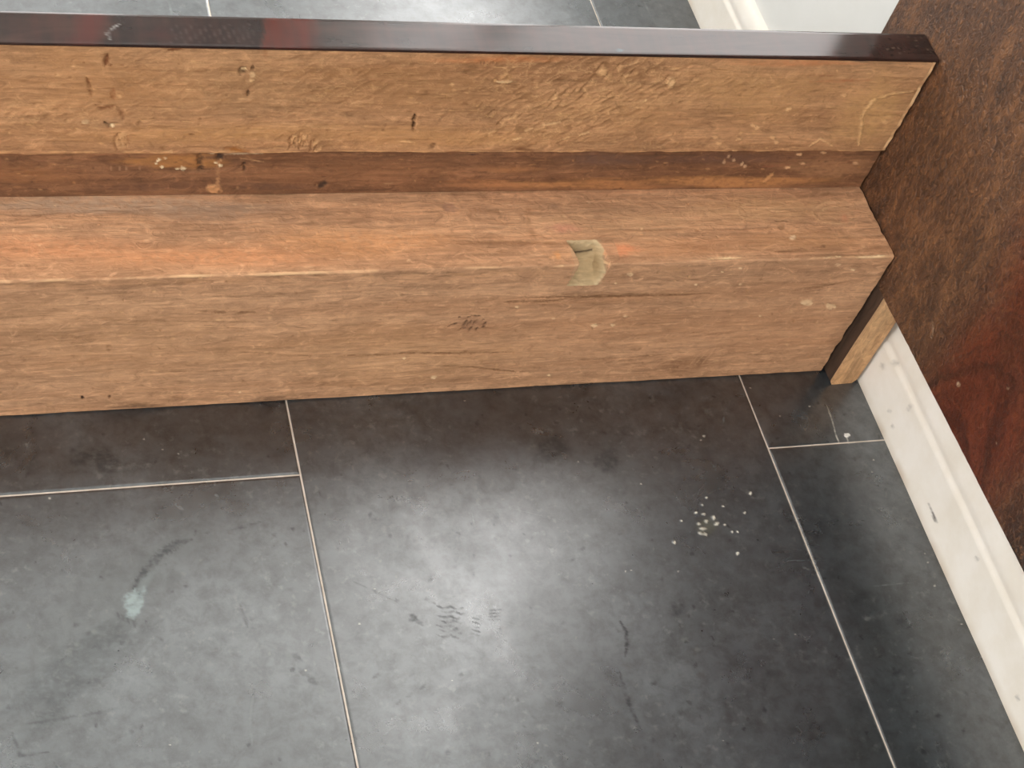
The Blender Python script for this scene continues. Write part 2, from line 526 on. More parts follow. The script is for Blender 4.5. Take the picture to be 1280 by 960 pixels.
def floor_marks(cv):
    b, s = cv.blob, cv.stroke
    GR, LG, DK = lin(112, 116, 116), lin(140, 146, 146), lin(34, 34, 35)
    # pale scuffed clouds on the tile by the wide end of the beam
    b(120, 760, 190, 60, lin(98, 101, 101), 0.55, soft=0.9, rough=0.5, rot=-38, seed=3)
    b(110, 830, 120, 40, lin(56, 59, 60), 0.42, soft=0.4, rough=0.5, rot=-35, seed=15)
    s([(0, 915), (60, 900), (130, 880), (185, 850), (240, 800)], 24, GR, 0.22, soft=1.0, rough=0.8, seed=4)
    s([(10, 900), (25, 945), (60, 940)], 4, DK, 0.5, seed=5)
    s([(30, 905), (100, 895), (150, 885)], 5, DK, 0.35, seed=6)
    s([(60, 790), (140, 760), (190, 720), (230, 680)], 26, GR, 0.2, soft=1.0, rough=0.8, seed=9)
    # bluish scuff and its dark curl
    b(168, 752, 22, 17, lin(150, 166, 166), 0.75, soft=0.45, rough=0.45, rot=-50, seed=21)
    b(182, 726, 26, 8, lin(120, 130, 130), 0.4, soft=0.9, rough=0.4, rot=-52, seed=22)
    s([(166, 736), (182, 712), (200, 694), (220, 680), (240, 674)], 11, lin(52, 55, 56), 0.75, soft=0.8, seed=23)
    for i, (u, v) in enumerate([(146, 765), (152, 768), (158, 771), (165, 775)]):
        s([(u, v), (u + 4, v + 9)], 4, lin(58, 60, 60), 0.6, seed=30 + i)
    s([(290, 662), (318, 655), (326, 652)], 5, DK, 0.4, seed=36)
    s([(300, 755), (306, 772), (310, 785)], 4, DK, 0.45, seed=37)
    for i, (u, v) in enumerate([(360, 820), (372, 822), (384, 816), (390, 850), (400, 862), (378, 840)]):
        b(u, v, 9, 6, DK if i % 2 else GR, 0.45, soft=0.7, rough=0.6, rot=40, seed=40 + i)
    s([(318, 860), (312, 900), (316, 935)], 4, GR, 0.4, seed=47)
    # shoe print
    PR = lin(30, 31, 31)
    b(516, 772, 8, 7, PR, 0.75, soft=0.8, rough=0.5, seed=50)
    s([(512, 768), (522, 777), (530, 782)], 6, PR, 0.6, seed=51)
    for i in range(7):
        v = 757 + i * 6
        x0 = 545 + (i % 2) * 4
        s([(x0, v), (x0 + 9, v + 3), (x0 + 18, v + 1), (x0 + 27, v + 5), (x0 + 34 - 2 * i, v + 3)], 3.6, PR, 0.75, seed=52 + i)
    for i in range(5):
        s([(590, 772 + i * 5), (600, 775 + i * 5)], 3.2, PR, 0.75, seed=60 + i)
    for i in range(4):
        s([(610, 763 + i * 4), (626, 762 + i * 4)], 2.8, PR, 0.65, seed=66 + i)
    s([(530, 749), (536, 750), (545, 755)], 4, PR, 0.5, seed=70)
    s([(440, 726), (470, 740), (495, 752)], 2.5, PR, 0.4, seed=71)
    for i, (u, v) in enumerate([(505, 853), (512, 845), (495, 880), (508, 872), (525, 862), (466, 848)]):
        s([(u, v), (u + 7, v - 6)], 4, PR, 0.4, seed=72 + i)
    # dark skid
    s([(775, 776), (783, 790), (784, 806), (781, 822)], 6, DK, 0.8, seed=80)
    s([(775, 840), (780, 862), (788, 885), (800, 910)], 6, DK, 0.6, seed=81)
    # scratches
    s([(590, 640), (594, 661)], 2.2, LG, 0.5, seed=82)
    s([(578, 640), (640, 636), (705, 651)], 2.0, LG, 0.22, seed=83)
    s([(1033, 506), (1040, 525), (1047, 552)], 2.4, SPECK, 0.55, seed=84)
    s([(1043, 538), (1050, 556)], 2.6, SPECK, 0.7, seed=85)
    s([(1058, 544), (1061, 556)], 2.6, SPECK, 0.7, seed=86)
    b(1059, 544, 4.5, 3.2, lin(240, 238, 232), 1, soft=0.3, seed=87)
    s([(1090, 733), (1140, 728)], 2.6, LG, 0.5, seed=88)
    s([(985, 701), (1040, 700)], 1.8, LG, 0.4, seed=89)
    s([(905, 520), (904, 530)], 3, GR, 0.8, seed=90)
    s([(740, 33), (738, 14), (732, 0)], 2, SPECK, 0.2, seed=91)
    s([(735, 12), (790, 15)], 2.2, LG, 0.5, seed=92)
    s([(700, 12), (718, 25)], 2.2, LG, 0.5, seed=93)
    # white paint spatter
    for i, (u, v, r, q) in enumerate([(879, 661, 5.5, 2.6), (876, 667, 4, 2.4), (882, 668, 3.5, 2.4), (896, 655, 2.6, 4), (892, 647, 3.6, 2.6),
                                      (880, 643, 2, 3), (870, 641, 2.4, 1.7), (878, 631, 2, 1.7), (883, 652, 3, 2.4), (874, 655, 3, 2.2),
                                      (906, 656, 2.2, 2), (915, 665, 1.8, 1.6), (922, 665, 2.4, 1.4), (852, 651, 1.8, 1.5), (843, 678, 2.8, 2.4),
                                      (922, 692, 2.8, 2.4), (931, 641, 2, 1.7), (938, 617, 2.4, 3), (904, 633, 1.8, 1.5), (883, 622, 1.8, 1.6)]):
        b(u, v, r, q, lin(226, 222, 208), 0.95, depth=-0.0004, soft=0.4, rough=0.35, rot=20 * i, seed=100 + i)
    b(884, 656, 17, 14, lin(110, 108, 88), 0.4, soft=0.8, rough=0.5, seed=125)
    # loose pale flecks
    for u, v, r in [(180, 549, 2.2), (203, 562, 2), (223, 567, 2.2), (581, 501, 2), (880, 545, 3), (876, 550, 2.2), (801, 605, 2.4), (723, 577, 1.8),
                    (938, 617, 2), (423, 835, 2.6), (382, 838, 2.2), (213, 931, 2.2), (565, 851, 2), (672, 929, 2.2), (782, 714, 2), (848, 714, 2.2),
                    (789, 713, 1.8), (469, 736, 1.8), (449, 780, 2.4), (904, 926, 1.8), (967, 799, 2.2), (994, 793, 1.8), (1168, 732, 2.6), (1202, 780, 2),
                    (1160, 703, 2.2), (1156, 692, 2), (938, 485, 2), (1012, 508, 2.2), (975, 520, 1.8), (1092, 575, 2.2), (1090, 590, 1.8), (62, 623, 3),
                    (251, 700, 4), (87, 813, 7), (96, 805, 6), (118, 790, 6), (852, 783, 5), (856, 800, 7), (872, 812, 6), (1085, 774, 6), (1030, 827, 4)]:
        b(u, v, r * 0.85, r * 0.65, SPECK if r < 3.5 else lin(118, 120, 116), 0.75 if r < 3.5 else 0.5, soft=0.5, rough=0.35, seed=int(u * 3 + v))
    for u, v, r in [(1172, 895, 6), (1155, 940, 7), (1146, 890, 3), (1125, 775, 12), (1120, 840, 9), (912, 675, 2.4), (865, 692, 4), (815, 675, 2.4),
                    (638, 695, 2.6), (663, 760, 2), (700, 880, 6), (560, 940, 5), (845, 760, 12), (690, 560, 28), (760, 575, 22), (100, 570, 20), (130, 575, 22)]:
        b(u, v, r, r * 0.9, DK, 0.55, soft=0.7, rough=0.5, seed=int(u + v))
    # random small flecks and pits, denser where the tile is mottled
    q = np.random.RandomState(9)
    for i in range(420):
        u, v = q.uniform(0, 1240), q.uniform(490, 960)
        if q.rand() < 0.45: b(u, v, q.uniform(1.2, 4.5), q.uniform(1, 3.2), lin(122, 124, 120), q.uniform(0.2, 0.55), soft=0.6, rough=0.5, rot=q.uniform(0, 180), seed=i)
        else: b(u, v, q.uniform(1.5, 6), q.uniform(1.2, 4), DK, q.uniform(0.2, 0.6), soft=0.7, rough=0.6, rot=q.uniform(0, 180), seed=i)
    for i in range(36):
        u, v, an, L = q.uniform(0, 1200), q.uniform(500, 950), q.uniform(0, 6.3), q.uniform(10, 45)
        s([(u, v), (u + L * math.cos(an), v + L * math.sin(an))], 1.8, lin(120, 122, 120), q.uniform(0.15, 0.35), seed=200 + i)
    for i in range(30):
        u, v = q.uniform(10, 860), q.uniform(0, 34)
        b(u, v, q.uniform(1.5, 5), q.uniform(1, 2), LG, q.uniform(0.2, 0.5), soft=0.6, seed=300 + i)


def tile(x0, x1, y0, y1, tone, dense=None):
    """one floor tile; dense=(xa, xb, [(ya, yb), ...]) is where it shows wear"""
    x0 += GAP; x1 -= GAP; y0 += GAP; y1 -= GAP
    if dense is None:
        o = boxes('tile', [(x0, x1, y0, y1, -0.006, 0.0)], M_SLATE, floor)
        o.color = (tone, tone, tone * 1.01, 1)
        return
    xs = axis_samples(x0, x1, dense[0], dense[1], 0.00105, 0.03)
    ys = axis_samples(y0, y1, dense[2], dense[3], 0.00105, 0.03)
    cv = Canvas(xs, ys, on_floor)
    floor_marks(cv)
    X, Y = np.meshgrid(xs, ys, indexing='ij')
    Z = -cv.h * -1.0
    edge = np.minimum(np.minimum(X - x0, x1 - X), np.minimum(Y - y0, y1 - Y))
    Z = Z - 0.0004 * np.clip(1 - edge / 0.0012, 0, 1)
    top = np.stack([X, Y, Z], -1).reshape(-1, 3)
    nx, ny = len(xs), len(ys)
    f = quads(nx, ny, False)[:, ::-1]
    ring = np.concatenate([np.arange(ny - 1, -1, -1), np.arange(0, nx) [1:] * ny, (nx - 1) * ny + np.arange(1, ny), np.arange(nx - 2, 0, -1) * ny + ny - 1])
    low = top[ring].copy(); low[:, 2] = -0.006
    n0 = len(top); r = len(ring); k = np.arange(r); kn = (k + 1) % r
    side = np.stack([ring[k], n0 + k, n0 + kn, ring[kn]], 1)
    mk = np.zeros((n0 + r, 4)); mk[:n0, :3] = cv.rgb.reshape(-1, 3); mk[:n0, 3] = cv.al.ravel()
    o = finish('tile', np.vstack([top, low]), np.vstack([f, side]), M_SLATE, floor, mk, True, 50, [n0 + k[::-1]])
    o.color = (tone, tone, tone * 1.01, 1)


ncol = 0
for ci in range(-6, 3):
    x0 = G1 + ci * TW
    x1 = x0 + TW
    x0, x1 = max(x0, LX), min(x1, WX + 0.02)
    if x1 - x0 < 0.02: continue
    base = (C1 if ci < 0 else C2) if ci % 2 else (C1 - TL / 2)
    for ri in range(-5, 6):
        y0 = base + ri * TL
        y1 = y0 + TL
        y0, y1 = max(y0, FY), min(y1, BY)
        if y1 - y0 < 0.02: continue
        tone = 1.0 + 0.10 * (rs.rand() - 0.5)
        dense = None
        if ci == -1 and y0 < C1 - 0.1 and y1 > C1 - 0.1: dense, tone = (-0.86, 0.1, -0.45, 0.1), 1.0
        elif ci == -1 and y0 < 0 < y1: dense, tone = (-0.86, 0.1, -0.09, 0.005), 1.0
        elif ci == 0 and y0 < -0.2 < y1: dense, tone = (-0.6, 0.0, -0.45, 0.005), 1.0
        elif ci == 1 and y0 < -0.2 < y1: dense, tone = (-0.1, 0.1, -0.45, 0.0), 1.0
        elif ci == 1 and y0 < 0 < y1: dense, tone = (-0.1, 0.1, -0.09, 0.005), 1.0
        tile(x0, x1, y0, y1, tone, dense)

# ------------------------------------------------------------------ baseboard
prof = [(WX + 0.002, 0.0), (XB, 0.0)] + [(XB, z) for z in np.linspace(0.002, 0.062, 28)]
prof += [(XB + 0.0014, 0.0640), (XB + 0.0026, 0.0665), (XB + 0.0028, 0.0690), (XB + 0.0018, 0.0715), (XB + 0.0022, 0.078), (XB + 0.0042, 0.086),
         (XB + 0.0062, 0.0915), (XB + 0.0095, 0.0945), (WX + 0.002, 0.0955)]
prof = np.array(prof)[::-1]
ys = axis_samples(FY, BY, -0.46, 0.62, 0.0025, 0.2)
nb = len(prof)
V = np.stack([np.broadcast_to(prof[None, :, 0], (len(ys), nb)), np.broadcast_to(ys[:, None], (len(ys), nb)),
              np.broadcast_to(prof[None, :, 1], (len(ys), nb))], -1).copy()
YY, ZZ = V[..., 1], V[..., 2]
face = (V[..., 0] < WX - 0.003)
V[..., 0] += np.where(face, 0.0012 * fbm(YY * 9, ZZ * 25, 5, 3), 0)
order = np.argsort(prof[:, 1], kind='stable')
cvb = Canvas(ys, np.sort(prof[:, 1]) + np.arange(nb) * 1e-9, on_base)
DIRT = lin(176, 152, 124)
cvb.al[:] = np.clip(0.55 * np.clip(1 - np.sort(prof[:, 1])[None, :] / 0.010, 0, 1) * (0.3 + 1.6 * (fbm(ys[:, None] * 40, 0 * ys[:, None], 3) + 0.25)), 0, 0.6)
cvb.rgb[:] = DIRT
cvb.stroke([(1160, 629), (1166, 642), (1171, 655)], 5.5, lin(60, 52, 46), 0.9, seed=2)
for i, (u, v, r) in enumerate([(1103, 457, 5), (1118, 454, 5), (1112, 514, 3), (1115, 533, 3), (1137, 510, 5), (1221, 698, 3.5), (1272, 872, 4)]):
    cvb.blob(u, v, r, r * 1.2, lin(150, 146, 140), 0.55, soft=0.8, rough=0.4, seed=i)
mk = np.zeros((len(ys), nb, 4)); mk[:, order, :3] = cvb.rgb; mk[:, order, 3] = cvb.al
tag(finish('baseboard_right', V.reshape(-1, 3), quads(len(ys), nb, True), M_BASE, None, mk.reshape(-1, 4), True, 40,
           [np.arange(nb), (len(ys) - 1) * nb + np.arange(nb)[::-1]]), kind='structure')
tag(boxes('baseboard_back', [(LX, WX - 0.016, BY - 0.014, BY, 0, 0.095)], M_BASE), kind='structure')
tag(boxes('baseboard_left', [(LX, LX + 0.014, FY, BY - 0.016, 0, 0.095)], M_BASE), kind='structure')

# ------------------------------------------------------------------ the timber frame
frame = bpy.data.objects.new('furniture_frame', None)
frame.location = (0, 0, 0)
col.objects.link(frame)
tag(frame, 'heavy wooden furniture frame with raw stepped rail beams and tall dark end panel', 'furniture')


def part(o, label=None):
    if label: o['label'] = label
    return o


def sweep(name, segs, mat, canvas_seg, paint, fn, xs, ends=(0.0012, 0.003), seed=1, deform=None, label=None, und=0.0008):
    """board along x: segs is a closed (y,z) outline; canvas_seg = slice of it that carries marks, with s coordinates"""
    P = np.array([q[:2] for q in segs]); S = np.array([q[2] if len(q) > 2 else np.nan for q in segs])
    idx = np.where(~np.isnan(S))[0]
    o = np.argsort(S[idx], kind='stable'); idx = idx[o]
    cv = Canvas(xs, S[idx], fn)
    cv.gain = 1.15 if mat is not M_CAP else 1.0
    paint(cv)
    n = len(P)
    nxt, prv = np.roll(P, -1, 0), np.roll(P, 1, 0)
    def unit(a): return a / np.maximum(np.linalg.norm(a, axis=1, keepdims=True), 1e-9)
    e = unit(unit(nxt - P) + unit(P - prv))
    nrm = np.stack([e[:, 1], -e[:, 0]], 1)
    area = 0.5 * np.sum(P[:, 0] * nxt[:, 1] - nxt[:, 0] * P[:, 1])
    if area < 0: nrm = -nrm
    XX = np.repeat(xs[:, None], n, 1)
    H = np.zeros((len(xs), n))
    A, B = np.meshgrid(xs, S[idx], indexing='ij')
    H[:, idx] = cv.h + np.clip(B / 0.03, 0.15, 1) * und * 2 * fbm(A * 14, B * 30, seed, 4) + 0.0006 * fbm(A * 45, B * 120, seed + 2, 3) + 0.0005 * fbm(A * 60, B * 300, seed + 5, 2)
    Y = P[None, :, 0] + H * nrm[None, :, 0]
    Z = P[None, :, 1] + H * nrm[None, :, 1]
    # worn end against the panel
    sarc = np.cumsum(np.linalg.norm(P - prv, axis=1))
    jit = ends[0] + ends[1] * (fbm(sarc * 90, sarc * 0, seed + 9, 4) + 0.35).clip(0, 1)
    t = np.clip((xs - (xs[-1] - 0.02)) / 0.02, 0, 1)[:, None] ** 2
    XX = XX - jit[None, :] * t
    V = np.stack([XX, Y, Z], -1)
    if deform is not None:
        Sfull = np.full(n, np.nan); Sfull[idx] = S[idx]
        V = deform(V, xs, Sfull, cv, idx)
    mk = np.zeros((len(xs), n, 4)); mk[:, idx, :3] = cv.rgb; mk[:, idx, 3] = cv.al
    f = quads(len(xs), n, True)
    caps = [np.arange(n), (len(xs) - 1) * n + np.arange(n)[::-1]]
    if area < 0:
        f = f[:, ::-1]; caps = [c[::-1] for c in caps]
    ob = finish(name, V.reshape(-1, 3), f[:, ::-1] if False else f, mat, frame, mk.reshape(-1, 4), True, 40, caps)
    return part(ob, label)


XS = axis_samples(XL, 0.0, -0.90, 0.0, 0.00105, 0.05)

BROWN, DBR, PALE, ORG, GREY = lin(120, 76, 44), lin(70, 44, 28), lin(226, 190, 148), lin(216, 150, 98), lin(150, 128, 108)
CREAM = lin(196, 178, 142)


def rnd_chips(cv, seed, n, u0, u1, v0, v1, cols, rmax=5.0):
    q = np.random.RandomState(seed)
    for i in range(n):
        u, v = q.uniform(u0, u1), q.uniform(v0, v1)
        c = cols[q.randint(len(cols))]
        L = q.uniform(3, 26)
        if q.rand() < 0.6:
            cv.stroke([(u, v), (u + L, v + q.uniform(-1.5, 1.5))], q.uniform(1.2, 2.6), c, q.uniform(0.2, 0.6), q.uniform(-0.0003, 0.0006), seed=i)
        else:
            cv.blob(u, v, q.uniform(1, rmax), q.uniform(0.8, rmax * 0.6), c, q.uniform(0.25, 0.7), q.uniform(-0.0003, 0.0007), soft=0.6, rough=0.5, seed=i)


# --- support beam lying on the floor: front face s=z, ledge s=ZE+y
NOTCH_L, NOTCH_R = on_ledge(717, 318)[0], on_ledge(752, 318)[0]
NOTCH_BACK = on_ledge(733, 300)[1] - ZE
NOTCH_LOW = on_front(733, 357)[1]


def paint_beam(cv):
    def fn(u, v):
        # the arris runs from (0,350) to (1115,321) in the photograph
        return on_front(u, v) if v > 350.5 - 0.0262 * u else on_ledge(u, v)
    cv.fn = fn
    b, s = cv.blob, cv.stroke
    # ---- ledge
    cv.fn = on_ledge
    b(120, 256, 230, 18, lin(176, 152, 130), 0.6, soft=0.8, rough=0.4, seed=3)
    b(300, 265, 120, 16, lin(160, 132, 110), 0.6, soft=0.7, rough=0.5, seed=4)
    b(60, 310, 160, 24, lin(222, 152, 106), 0.45, soft=0.9, seed=5)
    b(260, 320, 220, 22, lin(226, 156, 108), 0.5, soft=0.9, seed=6)
    b(460, 300, 180, 30, lin(226, 162, 110), 0.5, soft=0.9, seed=7)
    b(800, 280, 140, 34, lin(190, 150, 112), 0.5, soft=0.9, rough=0.5, seed=8)
    b(960, 262, 150, 26, lin(204, 162, 118), 0.5, soft=0.9, seed=9)
    b(1000, 300, 120, 18, lin(186, 138, 96), 0.5, soft=0.9, seed=10)
    b(850, 310, 110, 16, lin(196, 140, 98), 0.5, soft=0.9, seed=11)
    for u0, u1, v in [(220, 330, 279), (120, 200, 262), (0, 70, 268), (250, 310, 283), (640, 720, 302), (890, 960, 285), (560, 690, 300), (760, 860, 286), (960, 1110, 296), (965, 1030, 313)]:
        s([(u0, v), (mid(u0, u1), v + 1), (u1, v - 2)], 4, lin(136, 104, 80), 0.45, 0.0004, seed=u0)
    b(562, 259, 13, 7, lin(150, 112, 92), 0.75, 0.0004, soft=0.5, rot=15, seed=12)
    for u in (585, 592, 598): s([(u, 258), (u + 4, 266)], 3, lin(170, 120, 84), 0.6, seed=u)
    b(660, 266, 6, 12, lin(172, 126, 90), 0.6, soft=0.7, seed=13)
    b(665, 292, 9, 9, lin(166, 122, 88), 0.6, soft=0.7, seed=14)
    s([(660, 270), (662, 285), (670, 298)], 6, lin(160, 118, 84), 0.55, seed=15)
    b(693, 258, 8, 4, lin(150, 116, 92), 0.7, soft=0.6, seed=16)
    b(748, 271, 8, 4, lin(160, 122, 92), 0.6, soft=0.6, seed=17)
    s([(640, 304), (680, 303), (715, 305)], 5, lin(160, 114, 78), 0.5, 0.0004, seed=18)
    s([(700, 262), (715, 275), (727, 290)], 3, lin(158, 112, 80), 0.5, seed=19)
    b(775, 312, 34, 12, lin(222, 136, 92), 0.6, soft=0.8, seed=20)
    b(705, 318, 22, 8, lin(226, 158, 96), 0.6, soft=0.8, seed=21)
    b(705, 285, 26, 8, lin(216, 148, 122), 0.5, soft=0.8, seed=22)
    s([(540, 306), (640, 300), (715, 302), (790, 287), (880, 286)], 3, lin(176, 130, 92), 0.5, 0.0003, seed=23)
    # growth-ring knots
    for cu, cv_, ru, rv in [(936, 264, 14, 9), (1046, 268, 22, 10), (1046, 266, 30, 14)]:
        ring = [(cu + ru * math.cos(a), cv_ + rv * math.sin(a)) for a in np.linspace(0.3, 5.6, 16)]
        s(ring, 3, lin(226, 186, 142), 0.5, -0.0002, seed=cu)
        s([(p + 1, q - 3) for p, q in ring[4:13]], 2.4, lin(160, 116, 82), 0.5, seed=cu + 1)
    b(1056, 273, 8, 8, lin(206, 140, 106), 0.6, soft=0.8, seed=26)
    s([(970, 276), (983, 276)], 3.4, lin(92, 64, 44), 0.9, 0.001, taper=False, seed=27)
    b(977, 284, 5.5, 5, lin(150, 112, 80), 0.8, 0.0006, soft=0.5, rough=0.2, seed=28)
    b(991, 297, 5, 4, lin(230, 200, 162), 0.9, -0.0005, soft=0.5, seed=29)
    s([(968, 315), (1000, 312), (1028, 308)], 4, lin(120, 84, 58), 0.7, 0.0005, seed=30)
    b(1029, 308, 4, 3, lin(104, 72, 50), 0.8, soft=0.6, seed=31)
    rnd_chips(cv, 31, 300, 0, 1080, 250, 336, [lin(170, 124, 88), lin(232, 192, 150), lin(150, 108, 76), lin(214, 160, 116)], 4)
    # ---- arris: pale rubbed line
    sl = cv.win(-0.95, 0, ZE - 0.0016, ZE + 0.0014)
    if sl:
        k = np.clip(0.10 + 2.4 * fbm(sl[1] * 34, sl[2] * 60, 3) - 0.25 * np.clip((sl[1] + 0.45) / 0.3, 0, 1), 0, 0.65)
        cv.over(sl[0], lin(232, 192, 146), k)
    for u, w in [(905, 22), (1090, 16), (1040, 12)]:
        cv.fn = on_ledge
        s([(u - w, 324 - 0.01 * (u - 900)), (u + w, 322 - 0.01 * (u - 900))], 4.5, lin(240, 206, 160), 0.8, 0.0006, seed=u)
    # ---- front face
    cv.fn = on_front
    b(150, 430, 260, 80, lin(170, 126, 86), 0.35, soft=0.9, rough=0.4, seed=40)
    b(760, 420, 300, 60, lin(184, 132, 94), 0.35, soft=0.9, rough=0.4, seed=41)
    b(980, 400, 160, 70, lin(194, 142, 104), 0.4, soft=0.9, seed=42)
    b(480, 440, 220, 60, lin(190, 144, 100), 0.35, soft=0.9, seed=43)
    for u0, v0, u1, v1, w, a in [(430, 445, 520, 441, 4, .7), (500, 442, 640, 440, 5, .75), (555, 457, 600, 458, 4, .5), (590, 459, 668, 466, 4, .85),
                                 (630, 378, 720, 374, 5, .75), (660, 372, 870, 368, 5, .75), (720, 373, 900, 367, 3, .6), (250, 389, 320, 390, 6, .6),
                                 (250, 370, 350, 370, 4, .35), (560, 453, 500, 455, 3, .4), (985, 364, 1060, 352, 4, .7), (1000, 366, 1040, 358, 3, .5),
                                 (130, 400, 330, 402, 4, .3), (210, 465, 300, 462, 4, .4), (700, 452, 860, 440, 4, .4), (300, 440, 430, 446, 4, .4),
                                 (640, 421, 780, 416, 3, .3), (860, 420, 960, 410, 4, .35), (400, 380, 560, 378, 4, .3), (0, 420, 130, 418, 4, .3)]:
        s([(u0, v0), (mid(u0, u1), mid(v0, v1) + 1.2), (u1, v1)], w, lin(112, 76, 48), a, 0.0006 * a, seed=int(u0 + v0))
    s([(560, 409), (572, 404)], 5, lin(66, 46, 36), 0.95, 0.0008, seed=60)
    for i, (u, v, u2, v2, w) in enumerate([(573, 396, 576, 397, 4), (578, 410, 584, 400, 5), (584, 408, 590, 400, 5), (592, 406, 597, 400, 5), (602, 401, 606, 399, 5),
                                           (603, 410, 608, 402, 5), (595, 414, 597, 409, 4), (586, 415, 591, 408, 4), (576, 411, 583, 410, 4), (589, 395, 602, 395, 3), (584, 398, 588, 396, 4)]):
        s([(u, v), (u2, v2)], w, lin(62, 44, 34), 0.9, 0.0008, seed=61 + i)
    b(590, 404, 28, 12, lin(128, 92, 70), 0.55, soft=0.9, seed=74)
    b(845, 455, 46, 16, lin(122, 82, 54), 0.6, soft=0.9, rough=0.5, rot=-8, seed=75)
    b(880, 448, 24, 12, lin(110, 74, 50), 0.5, soft=0.9, rough=0.5, rot=-35, seed=76)
    for u in (862, 868, 876): s([(u, 456), (u + 14, 440)], 3, lin(206, 160, 120), 0.5, seed=u)
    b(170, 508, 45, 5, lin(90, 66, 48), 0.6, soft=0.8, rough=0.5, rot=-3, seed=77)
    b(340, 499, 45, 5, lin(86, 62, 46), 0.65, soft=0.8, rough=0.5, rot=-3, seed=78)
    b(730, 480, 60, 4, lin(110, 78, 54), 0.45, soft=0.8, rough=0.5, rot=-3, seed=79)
    b(103, 497, 2.6, 2.6, lin(48, 26, 20), 1, 0.001, soft=0.3, seed=80)
    b(137, 496, 2.2, 2.2, lin(96, 60, 44), 0.9, 0.0006, soft=0.3, seed=81)
    for i, (u, v, r) in enumerate([(646, 383, 2.6), (788, 343, 4), (770, 354, 2.4), (782, 395, 2.8), (743, 407, 4), (766, 406, 3), (870, 356, 2.2), (926, 356, 2.4), (692, 398, 2.4),
                                   (686, 469, 2.6), (1008, 378, 7), (1038, 383, 6), (1066, 337, 3), (926, 336, 2.6), (903, 340, 2), (505, 448, 2.4), (542, 471, 4), (300, 490, 2.4), (950, 395, 2)]):
        b(u, v, r * 1.2, r * 0.7, lin(238, 200, 156), 0.85, -0.0004, soft=0.5, rough=0.4, seed=82 + i)
    # chipped surface by the arris at the far end and along the bottom
    for i in range(16):
        u = 20 + i * 55
        b(u, 352 - 0.0262 * u + 6, 18, 4, lin(198, 150, 108), 0.35, 0.0004, soft=0.7, rough=0.6, seed=120 + i)
    rnd_chips(cv, 77, 480, 0, 1100, 340, 505, [lin(140, 98, 66), lin(206, 160, 116), lin(120, 82, 54), lin(178, 130, 90), lin(214, 170, 126)], 4.5)
    # ---- notch cut across the arris: raw pale wood inside
    w = cv.win(NOTCH_L - 0.006, NOTCH_R + 0.008, NOTCH_LOW - 0.003, ZE + NOTCH_BACK + 0.003)
    if w:
        sl, A, B = w
        inside = (A > NOTCH_L - 0.002) & (A < NOTCH_R + 0.005) & (B > NOTCH_LOW) & (B < ZE + NOTCH_BACK)
        k = inside * (0.92 + 0.0 * A)
        c = np.array(lin(186, 164, 128))[None, None] * (1 + 0.5 * fbm(A * 160, B * 420, 6))[..., None]
        cv.over(sl, c, k)
        tt = (B - NOTCH_LOW) / (ZE + NOTCH_BACK - NOTCH_LOW)
        crack = np.exp(-((tt - 0.66 - 4.0 * (A - NOTCH_L)) / 0.03) ** 2) * (A > NOTCH_L + 0.004) * (A < NOTCH_R - 0.002) * inside
        cv.over(sl, lin(52, 36, 28), crack * 0.9)


def carve_notch(V, xs, S, cv, idx):
    s0, s1 = NOTCH_LOW, ZE + NOTCH_BACK
    ok = ~np.isnan(S)
    t = np.where(ok, (S - s0) / (s1 - s0), -1)
    js = np.where((t > 0) & (t < 1))[0]
    tj = t[js]
    # inner polyline: slopes in and up from the front face, then a near vertical back wall
    key_t = np.array([0, 0.36, 0.42, 0.90, 1.0])
    key_y = np.array([0.0, NOTCH_BACK * 0.62, NOTCH_BACK * 0.80, NOTCH_BACK * 0.94, NOTCH_BACK])
    key_z = np.array([NOTCH_LOW, NOTCH_LOW + 0.003, NOTCH_LOW + 0.005, ZE - 0.004, ZE])
    ty = np.interp(tj, key_t, key_y); tz = np.interp(tj, key_t, key_z)
    for i in np.where((xs > NOTCH_L - 0.012) & (xs < NOTCH_R + 0.016))[0]:
        x = xs[i]
        wob = 0.002 * vnoise(tj * 6 + 3, tj * 0 + 1, 4)
        bow = 0.006 * (1 - (2 * tj - 1) ** 2)
        l0 = NOTCH_L + bow * 0.9 - 0.003 + wob; r0 = NOTCH_R + bow * 0.9 + wob
        k = np.minimum(np.clip((x - l0) / 0.0022, 0, 1), np.clip((r0 - x) / 0.0035, 0, 1))
        rough = 0.0008 * vnoise(np.full(len(tj), x * 500), tj * 22, 8)
        V[i, js, 1] = V[i, js, 1] * (1 - k) + (ty + rough) * k
        V[i, js, 2] = V[i, js, 2] * (1 - k) + tz * k
        # only the carved part keeps its pale colour
        pos = {int(j): n for n, j in enumerate(idx)}
        for j, kk in zip(js, k):
            if kk <= 0.02: cv.al[i, pos[int(j)]] *= 0.25
    return V


segs = [(DR + 0.02, 0.0005)]
segs += [(0.0015, 0.0005), ]
segs += [(0.0, z, z) for z in np.arange(0.002, ZE - 0.0012, 0.00105)]
segs += [(0.0004, ZE - 0.0005, ZE - 0.0004), (0.0012, ZE, ZE + 0.0010)]
segs += [(y, ZE, ZE + y) for y in np.arange(0.0022, DR + 0.004, 0.00105)]
segs += [(DR + 0.02, ZE)]
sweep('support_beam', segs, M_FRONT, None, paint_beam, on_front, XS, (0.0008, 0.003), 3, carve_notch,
      'raw brown timber beam with a pale notch cut in its edge')


